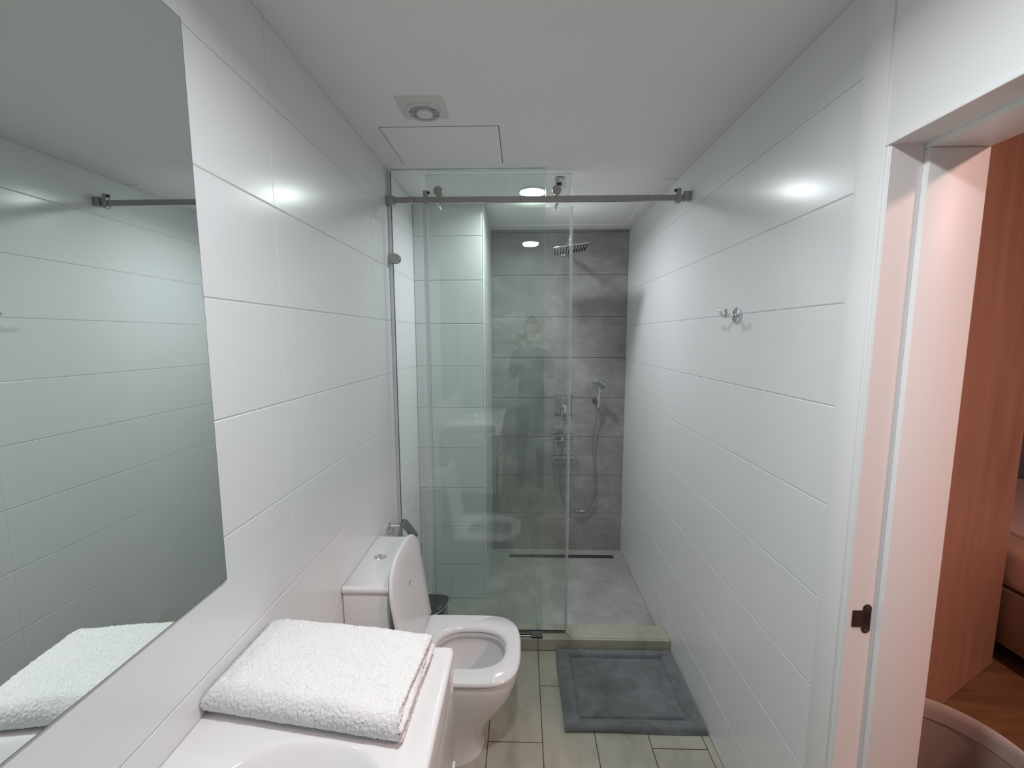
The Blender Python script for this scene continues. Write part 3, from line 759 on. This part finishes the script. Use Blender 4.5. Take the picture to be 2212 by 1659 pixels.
bmesh.ops.recalc_face_normals(bm, faces=bm.faces)
obj('bowl', bm, m_cer, t, smooth=60)
bm = B(); r0 = hole(hc, 0.0985, 0.074, 2.3, 0.203); bm.faces.new([bm.verts.new(p) for p in r0]); 
bm.normal_update()
for f in bm.faces:
    if f.normal.z < 0: f.normal_flip()
obj('bowl_water', bm, m_water, t, smooth=0)
# seat ring
SZ = 0.394
bm = B()
def so(xf, hw, z): return dring(-0.402, xf, hw, 3.0, z, 0.165)
outer = [so(-0.008, 0.178, SZ), so(-0.003, 0.184, SZ+0.006), so(-0.003, 0.185, SZ+0.012), so(-0.008, 0.180, SZ+0.019)]
def si(a, b, z, n=2.5): 
    return [(p[0], p[1], z) for p in hole(hc+0.003, a, b, n, z)]
innr = [si(0.152, 0.119, SZ+0.0195), si(0.143, 0.110, SZ+0.016), si(0.137, 0.104, SZ+0.008), si(0.137, 0.104, SZ)]
loft(bm, outer+innr+[outer[0]], cap0=False, cap1=False)
bmesh.ops.remove_doubles(bm, verts=bm.verts, dist=1e-5)
bmesh.ops.recalc_face_normals(bm, faces=bm.faces)
obj('seat', bm, m_seat, t, smooth=50)
# lid, standing up and leaning back on the cistern
bm = B()
lk = 0.15; LX, LZ, LY = -0.3975, 0.420, 1.508
ux = Vector((-lk, 0, 1)).normalized(); nn = Vector((1, 0, lk)).normalized()
L = 0.410; hwL = 0.192
def lidring(off, inset):
    P = []; N = 28; a = 0.15
    for k in range(N+1):
        th = -math.pi/2+math.pi*k/N; c, s = math.cos(th), math.sin(th)
        l = (L-inset)-a+a*abs(c)**(2/2.9); y = (hwL-inset)*math.copysign(abs(s)**(2/2.9), s)
        P.append(Vector((LX, LY+y, LZ))+ux*l+nn*off)
    for y in (hwL-inset-0.006, -(hwL-inset)+0.006):
        P.append(Vector((LX, LY+y, LZ))+ux*(inset)+nn*off)
    return P
loft(bm, [lidring(-0.009, 0.010), lidring(-0.009, 0.003)] + [lidring(-0.006, 0.0), lidring(0.0, 0.0), lidring(0.003, 0.002), lidring(0.0045, 0.006), lidring(0.005, 0.06), lidring(0.005, 0.12)])
bmesh.ops.recalc_face_normals(bm, faces=bm.faces)
ld = obj('lid', bm, m_seat, t, smooth=40)
bm = B(); c0 = Vector((LX, 1.497, LZ))+ux*0.262+nn*0.0055
for k, (dy, ln) in enumerate(((-0.013, 0.008), (-0.005, 0.006), (0.004, 0.006), (0.012, 0.008))):
    a = c0+Vector((0, dy, 0)); tube(bm, [a-ux*0.002, a+ux*0.003+Vector((0, 0.003, 0))], 0.0009, seg=6, smoothit=False)
box(bm, c0+Vector((-0.0003, -0.013, -0.0012)), c0+Vector((0.0003, 0.014, 0.0004)))
obj('makers_mark', bm, m_dchrome, ld, smooth=0)
for y in (TY-0.085, TY+0.085):
    bm = B(); cyl(bm, (-0.408, y-0.016, 0.412), (-0.408, y+0.016, 0.412), 0.011, seg=20, bev=0.002); box(bm, (-0.425, y-0.014, 0.392), (-0.400, y+0.014, 0.408), 0.002, 2); obj('hinge', bm, m_chrome, t)
# cistern
bm = B()
def crect(x1, hw, z, r=0.014):
    P = []; yc = 1.538
    for cx, cy, a0, rr in ((x1-r, yc+hw-r, 0, r), (XL+0.006, yc+hw-0.004, 90, 0.004), (XL+0.006, yc-hw+0.004, 180, 0.004), (x1-r, yc-hw+r, 270, r)):
        for k in range(7):
            a = R(a0+90*k/6); P.append((cx+rr*math.cos(a), cy+rr*math.sin(a), z))
    return P
loft(bm, [crect(-0.478, 0.176, 0.388), crect(-0.470, 0.180, 0.50), crect(-0.462, 0.187, 0.722), crect(-0.464, 0.185, 0.727)])
bmesh.ops.recalc_face_normals(bm, faces=bm.faces)
obj('cistern', bm, m_cer, t, smooth=40)
bm = B(); loft(bm, [crect(-0.460, 0.190, 0.729), crect(-0.456, 0.194, 0.734), crect(-0.456, 0.1945, 0.744), crect(-0.459, 0.191, 0.750), crect(-0.466, 0.184, 0.7525)])
bmesh.ops.recalc_face_normals(bm, faces=bm.faces)
cl = obj('cistern_lid', bm, m_cer, t, smooth=50)
bm = B()
rings = [[(-0.560+rr*1.18*math.cos(2*math.pi*k/36), 1.551+rr*0.95*math.sin(2*math.pi*k/36), z) for k in range(36)] for rr, z in ((0.0205, 0.7522), (0.0205, 0.7545), (0.019, 0.756), (0.0165, 0.7555), (0.015, 0.7535))]
loft(bm, rings); box(bm, (-0.562, 1.537, 0.7533), (-0.560, 1.565, 0.7548)); bmesh.ops.recalc_face_normals(bm, faces=bm.faces)
obj('flush_button', bm, m_chrome, cl)

# ------------------------------------------------------------------ paper holder, bin
t = thing('toilet_paper_holder', (XL, 1.86, 0.70), 'small chrome paper holder on the left wall behind the cistern', 'paper holder')
bm = B(); cyl(bm, (XL+0.0005, 1.86, 0.735), (XL+0.008, 1.86, 0.735), 0.020, seg=28, bev=0.002); obj('wall_rose', bm, m_chrome, t)
bm = B(); tube(bm, [(XL+0.004, 1.86, 0.735), (XL+0.055, 1.86, 0.735)], 0.0065, seg=14, smoothit=False); tube(bm, [(XL+0.02, 1.80, 0.727), (XL+0.02, 1.90, 0.727)], 0.005, seg=12, smoothit=False); obj('holder_arm', bm, m_chrome, t)
bm = B()
prof = [(-0.590, 0.722), (-0.574, 0.722), (-0.556, 0.704), (-0.536, 0.676), (-0.515, 0.645)]
pp = smooth_path([(x, 0, z) for x, z in prof], 5)
ringsA = [[(p.x, 1.885, p.z), (p.x, 1.965, p.z), (p.x-0.0015, 1.965, p.z-0.0015), (p.x-0.0015, 1.885, p.z-0.0015)] for p in pp]
loft(bm, ringsA); bmesh.ops.recalc_face_normals(bm, faces=bm.faces); obj('cover_flap', bm, m_dchrome, t, smooth=50)

t = thing('waste_bin', (-0.465, 1.88, 0), 'dark chrome waste bin on the floor behind the toilet', 'bin')
def binr(s, z, yb=1.960):
    P = []
    for k in range(33):
        th = math.pi*k/32; P.append((-0.463+0.092*s*math.cos(th), yb-0.035-0.115*s*math.sin(th)*1.0, z))
    P.append((-0.463-0.092*s, yb-0.0*s, z)); P.append((-0.463+0.092*s, yb, z)); return P
bm = B(); loft(bm, [binr(0.86, 0.002), binr(0.90, 0.05), binr(1.0, 0.300)]); bmesh.ops.recalc_face_normals(bm, faces=bm.faces); obj('bin_body', bm, m_dchrome, t)
bm = B(); loft(bm, [binr(1.03, 0.300), binr(1.03, 0.312), binr(0.98, 0.322), binr(0.80, 0.328), binr(0.4, 0.330)]); bmesh.ops.recalc_face_normals(bm, faces=bm.faces); obj('bin_lid', bm, mat('black_gloss', (0.045, 0.055, 0.058), 0.18), t, smooth=30)
bm = B(); rr = [Vector(p) for p in binr(1.035, 0.315)[:33]]; tube(bm, rr, 0.0028, seg=8, smoothit=False); obj('rim_band', bm, m_chrome, t)

# ------------------------------------------------------------------ bath mat
def bathmat():
    bm = B(); x0, x1, y0, y1 = 0.176, 0.762, 1.548, 1.992
    nx, ny = 230, 180; G = []
    for i in range(nx+1):
        row = []
        for j in range(ny+1):
            u, v = i/nx, j/ny
            x = x0+(x1-x0)*u; y = y0+(y1-y0)*v
            x += 0.003*math.sin(v*5+1)*(1-u) ; y += 0.0025*math.sin(u*6)
            de = min(x-x0, x1-x, y-y0, y1-y)
            rc = 0.018
            e = min(1, max(0, de)/0.013); edge = math.sqrt(max(0, 1-(1-e)**2))
            z = 0.004+0.019*edge
            di = min(x-(x0+0.066), (x1-0.066)-x, y-(y0+0.052), (y1-0.052)-y)
            z -= 0.014*math.exp(-(di/0.007)**2)
            if di > 0: z += -0.005+0.003*math.sqrt(min(1, di/0.03))
            else: z += 0.003*math.sin(math.pi*min(1, max(0, de)/0.055))
            z += 0.0026*noise.noise(Vector((x*26, y*26, 0)))+0.0009*noise.noise(Vector((x*400, y*400, 2)))*edge
            row.append(bm.verts.new((x, y, z)))
        G.append(row)
    for i in range(nx):
        for j in range(ny): bm.faces.new((G[i][j], G[i+1][j], G[i+1][j+1], G[i][j+1]))
    per = [G[i][0] for i in range(nx+1)]+[G[nx][j] for j in range(1, ny+1)]+[G[i][ny] for i in range(nx-1, -1, -1)]+[G[0][j] for j in range(ny-1, 0, -1)]
    low = [bm.verts.new((v.co.x, v.co.y, 0.0008)) for v in per]
    for i in range(len(per)):
        k = (i+1) % len(per); bm.faces.new((per[k], per[i], low[i], low[k]))
    bm.faces.new(low[::-1])
    return bm
tag(obj('bath_mat', bathmat(), m_mat, smooth=180), 'dark grey plush bath mat with raised border on the floor before the shower', 'bath mat')

# ------------------------------------------------------------------ bedroom beyond the door
bm = B(); box(bm, (XW-0.001, -1.95, -0.1), (4.4, 4.2, -0.001)); box(bm, (XR, YD0, -0.1), (XW, YD1, 0.0), mi=1)
tag(obj('floor_bedroom', bm, [m_wfloor, m_stone], smooth=0, origin=(2, 1, 0)), kind='structure')
bm = B(); box(bm, (XW, -1.95, 2.70), (4.4, 4.2, 2.78)); tag(obj('ceiling_bedroom', bm, m_bwall, smooth=0), kind='structure')
bm = B(); box(bm, (4.3, -1.95, 0), (4.4, 4.2, 2.7)); tag(obj('wall_bedroom_right', bm, m_bwall, smooth=0), kind='structure')
bm = B(); box(bm, (XW, 4.1, 0), (4.3, 4.2, 2.7)); tag(obj('wall_bedroom_back', bm, m_bwall, smooth=0), kind='structure')
bm = B(); box(bm, (XW, -1.95, 0), (4.3, -1.85, 2.7)); tag(obj('wall_bedroom_front', bm, m_bwall, smooth=0), kind='structure')

A = Vector((2.345, 1.965)); D = Vector((-0.890, -0.455)).normalized(); Nn = Vector((-D.y, D.x)); Nn = Vector((-0.455, 0.890)).normalized()
t = thing('wardrobe', (1.95, 1.9, 0), 'tall reddish wood wardrobe panel seen through the doorway', 'wardrobe')
def prism(bm, quad, z0, z1): loft(bm, [[(p.x, p.y, z0) for p in quad], [(p.x, p.y, z1) for p in quad]]); bmesh.ops.recalc_face_normals(bm, faces=bm.faces)
bm = B(); prism(bm, [A+Nn*0.02, A+D*1.0+Nn*0.02, A+D*1.0+Nn*0.45, A+Nn*0.45], 0.0, 2.66); obj('wardrobe_body', bm, m_wood, t, smooth=0)
bm = B(); prism(bm, [A, A+D*1.0, A+D*1.0+Nn*0.0185, A+Nn*0.0185], 0.003, 2.64); obj('wardrobe_panel', bm, m_wood, t, smooth=0)

t = thing('bed', (3.2, 1.9, 0), 'bed with pink sheet and dark base beyond the wardrobe', 'bed')
bm = B(); box(bm, (2.372, 0.9, 0.10), (4.0, 2.98, 0.385), 0.01, 2); obj('bed_base', bm, m_bbase, t)
bm = B(); box(bm, (2.376, 0.91, 0.387), (3.99, 2.97, 0.595), 0.045, 5); obj('mattress', bm, m_blanket, t)
bm = B(); box(bm, (2.55, 0.93, 0.586), (3.97, 2.96, 0.615), 0.012, 3); obj('sheet', bm, m_sheet, t)
for x, y in ((2.5, 1.05), (3.85, 1.05), (2.5, 2.85), (3.85, 2.85)):
    bm = B(); cyl(bm, (x, y, 0), (x, y, 0.10), 0.025, 0.03, seg=16); obj('leg', bm, m_bbase, t)
bm = B(); box(bm, (2.30, 3.02, 0.0), (4.05, 3.12, 1.25), 0.03, 3)
tag(obj('headboard', bm, m_bluegrey), 'blue-grey upholstered headboard at the far side of the bed', 'headboard')

# round fabric laundry basket
t = thing('laundry_basket', (1.155, 1.03, 0), 'round taupe fabric laundry basket just outside the doorway', 'basket')
def circ(r, z, N=72, wob=0.0):
    return [(1.155+(r+wob*math.sin(3*a+z*9))*math.cos(a), 1.03+(r+wob*math.cos(2*a+1))*math.sin(a), z) for a in [2*math.pi*k/N for k in range(N)]]
bm = B(); loft(bm, [circ(0.17, 0.002), circ(0.185, 0.2, wob=.003), circ(0.197, 0.455, wob=.002), circ(0.199, 0.50), circ(0.193, 0.50), circ(0.191, 0.455), circ(0.18, 0.2), circ(0.165, 0.01)]); bmesh.ops.recalc_face_normals(bm, faces=bm.faces)
obj('basket_body', bm, m_fabric, t, smooth=50)
bm = B(); loft(bm, [circ(0.2015, 0.452, wob=.001), circ(0.2035, 0.48), circ(0.2035, 0.502), circ(0.197, 0.508), circ(0.190, 0.502), circ(0.1885, 0.48), circ(0.1885, 0.450, wob=.0015)], cap0=False, cap1=False); bmesh.ops.recalc_face_normals(bm, faces=bm.faces)
obj('basket_hem', bm, m_rim, t, smooth=60)

# bedroom lamp (warm)
t = thing('bedroom_lamp', (1.95, -0.25, 2.70), 'warm ceiling lamp of the bedroom beyond the doorway', 'ceiling lamp')
bm = B(); rings = [[(1.95+rr*math.cos(2*math.pi*k/40), -0.25+rr*math.sin(2*math.pi*k/40), z) for k in range(40)] for rr, z in ((0.16, 2.70), (0.16, 2.67), (0.14, 2.645), (0.08, 2.632), (0.02, 2.63))]
loft(bm, rings, cap0=False); bmesh.ops.recalc_face_normals(bm, faces=bm.faces); obj('lamp_shade', bm, emis('warm_shade', (1.0, 0.62, 0.48), 6), t)
ld = bpy.data.lights.new('lamp_light', 'AREA'); ld.shape = 'DISK'; ld.size = 0.28; ld.energy = BED_W; ld.color = (1.0, 0.60, 0.52)
lo = bpy.data.objects.new('lamp_light', ld); COL.objects.link(lo); lo.parent = t; lo.location = (0, 0, -0.075)

# ------------------------------------------------------------------ the photographer, reflected in the glass
def skin(name, joints, edges, radii, m, parent, root=0, sub=2):
    me = bpy.data.meshes.new(name); org = wl(parent) if parent else Vector((0, 0, 0))
    me.from_pydata([Vector(j)-org for j in joints], edges, [])
    o = bpy.data.objects.new(name, me); COL.objects.link(o)
    if parent: o.parent = parent; WL[o.name] = org
    me.materials.append(m)
    s = o.modifiers.new('Skin', 'SKIN'); s.use_smooth_shade = True
    for i, r in enumerate(radii):
        v = me.skin_vertices[0].data[i]; v.radius = (r, r) if not isinstance(r, tuple) else r; v.use_root = (i == root)
    u = o.modifiers.new('Sub', 'SUBSURF'); u.levels = sub; u.render_levels = sub
    return o
px, py = 0.10, -0.36
t = thing('person', (px, py, 0), 'person in dark clothes holding up a phone, seen as a faint reflection in the glass', 'person')
J = [(px, py, 0.98), (px, py, 1.12), (px, py, 1.28), (px, py+0.01, 1.43), (px, py+0.01, 1.52), (px, py+0.02, 1.60),
     (px-0.17, py, 1.44), (px-0.205, py+0.02, 1.18), (px-0.12, py+0.20, 1.42), (px-0.105, py+0.255, 1.52),
     (px+0.17, py, 1.44), (px+0.205, py+0.02, 1.18), (px+0.10, py+0.20, 1.42), (px+0.045, py+0.255, 1.52),
     (px-0.09, py, 0.90), (px-0.10, py+0.02, 0.50), (px-0.11, py-0.02, 0.10), (px-0.115, py+0.10, 0.035),
     (px+0.09, py, 0.90), (px+0.10, py+0.02, 0.50), (px+0.11, py-0.02, 0.10), (px+0.115, py+0.10, 0.035)]
E = [(0, 1), (1, 2), (2, 3), (3, 4), (4, 5), (3, 6), (6, 7), (7, 8), (8, 9), (3, 10), (10, 11), (11, 12), (12, 13), (0, 14), (14, 15), (15, 16), (16, 17), (0, 18), (18, 19), (19, 20), (20, 21)]
Rr = [(0.15, 0.10), (0.135, 0.095), (0.15, 0.105), (0.10, 0.085), 0.055, 0.05, 0.062, 0.047, 0.034, 0.026, 0.062, 0.047, 0.034, 0.026,
      0.085, 0.062, 0.042, 0.038, 0.085, 0.062, 0.042, 0.038]
skin('body', J, E, Rr, m_shirt, t)
# head with face
bm = B(); hcx, hcy, hcz = px, py+0.03, 1.715
q = bmesh.new(); bmesh.ops.create_uvsphere(q, u_segments=40, v_segments=28, radius=1)
for v in q.verts:
    x, y, z = v.co
    w_ = 0.076*(1-0.18*max(0, -z)**1.5); d_ = 0.096*(1-0.10*max(0, -z))
    X, Y, Z = x*w_, y*d_, z*0.118
    if y > 0.5: 
        Y -= 0.004*math.exp(-((abs(x)-0.38)/0.18)**2-((z-0.08)/0.14)**2)*4
        Y += 0.020*math.exp(-(x/0.13)**2-((z+0.15)/0.16)**2)
        Y += 0.006*math.exp(-(x/0.3)**2-((z+0.48)/0.09)**2)
        Y += 0.006*math.exp(-(x/0.35)**2-((z+0.85)/0.2)**2)
    v.co = Vector((X+hcx, Y+hcy, Z+hcz))
merge(bm, q); obj('head', bm, m_skin, t, smooth=180)
for s in (-1, 1):
    bm = B(); sphere(bm, (hcx+s*0.076, hcy-0.005, hcz-0.005), 0.03, 0.3, 0.6, 1, 14, 10); obj('ear', bm, m_skin, t)
    bm = B(); sphere(bm, (hcx+s*0.030, hcy+0.084, hcz+0.010), 0.011, 1.2, 0.5, 0.6, 14, 10); obj('eye', bm, m_label if False else m_cer, t)
bm = B(); q = bmesh.new(); bmesh.ops.create_uvsphere(q, u_segments=40, v_segments=28, radius=1)
for v in q.verts:
    x, y, z = v.co; z2 = max(z, 0.42 if y > 0.2 else -0.45+0.5*max(0, y))
    v.co = Vector((x*0.083+hcx, y*0.104-0.004+hcy, z2*0.127+hcz))
merge(bm, q); obj('hair', bm, m_hair, t, smooth=180)
# hands: palm and five fingers each, gripping the phone edges
for s in (-1, 1):
    wx = px-0.105 if s < 0 else px+0.045; wy = py+0.255; wz = 1.52
    bx = -0.085 if s < 0 else 0.085
    palm = (bx, -0.085, 1.585)
    skin('hand', [(wx, wy, wz), palm, (bx-s*0.004, -0.075, 1.615)], [(0, 1), (1, 2)], [0.024, 0.030, 0.024], m_skin, t)
    hd = [o for o in t.children if o.name.startswith('hand')][-1]
    for k in range(4):
        z0 = 1.572+k*0.018; le = (0.85, 1.0, 0.95, 0.8)[k]
        skin('finger', [(bx, -0.075, z0+0.006), (bx-s*0.006, -0.050, z0+0.012), (bx-s*0.016*le, -0.034, z0+0.014), (bx-s*0.032*le, -0.030, z0+0.015)], [(0, 1), (1, 2), (2, 3)], [0.0095, 0.009, 0.008, 0.007], m_skin, hd, sub=1)
    skin('thumb', [(bx, -0.090, 1.585), (bx-s*0.014, -0.080, 1.605), (bx-s*0.030, -0.058, 1.615)], [(0, 1), (1, 2)], [0.012, 0.010, 0.008], m_skin, hd, sub=1)
bm = B(); box(bm, (-0.074, -0.048, 1.583), (0.074, -0.040, 1.655), 0.003, 3)
t2 = tag(obj('smartphone', bm, m_phone), 'black smartphone held level in both hands of the reflected person', 'phone')
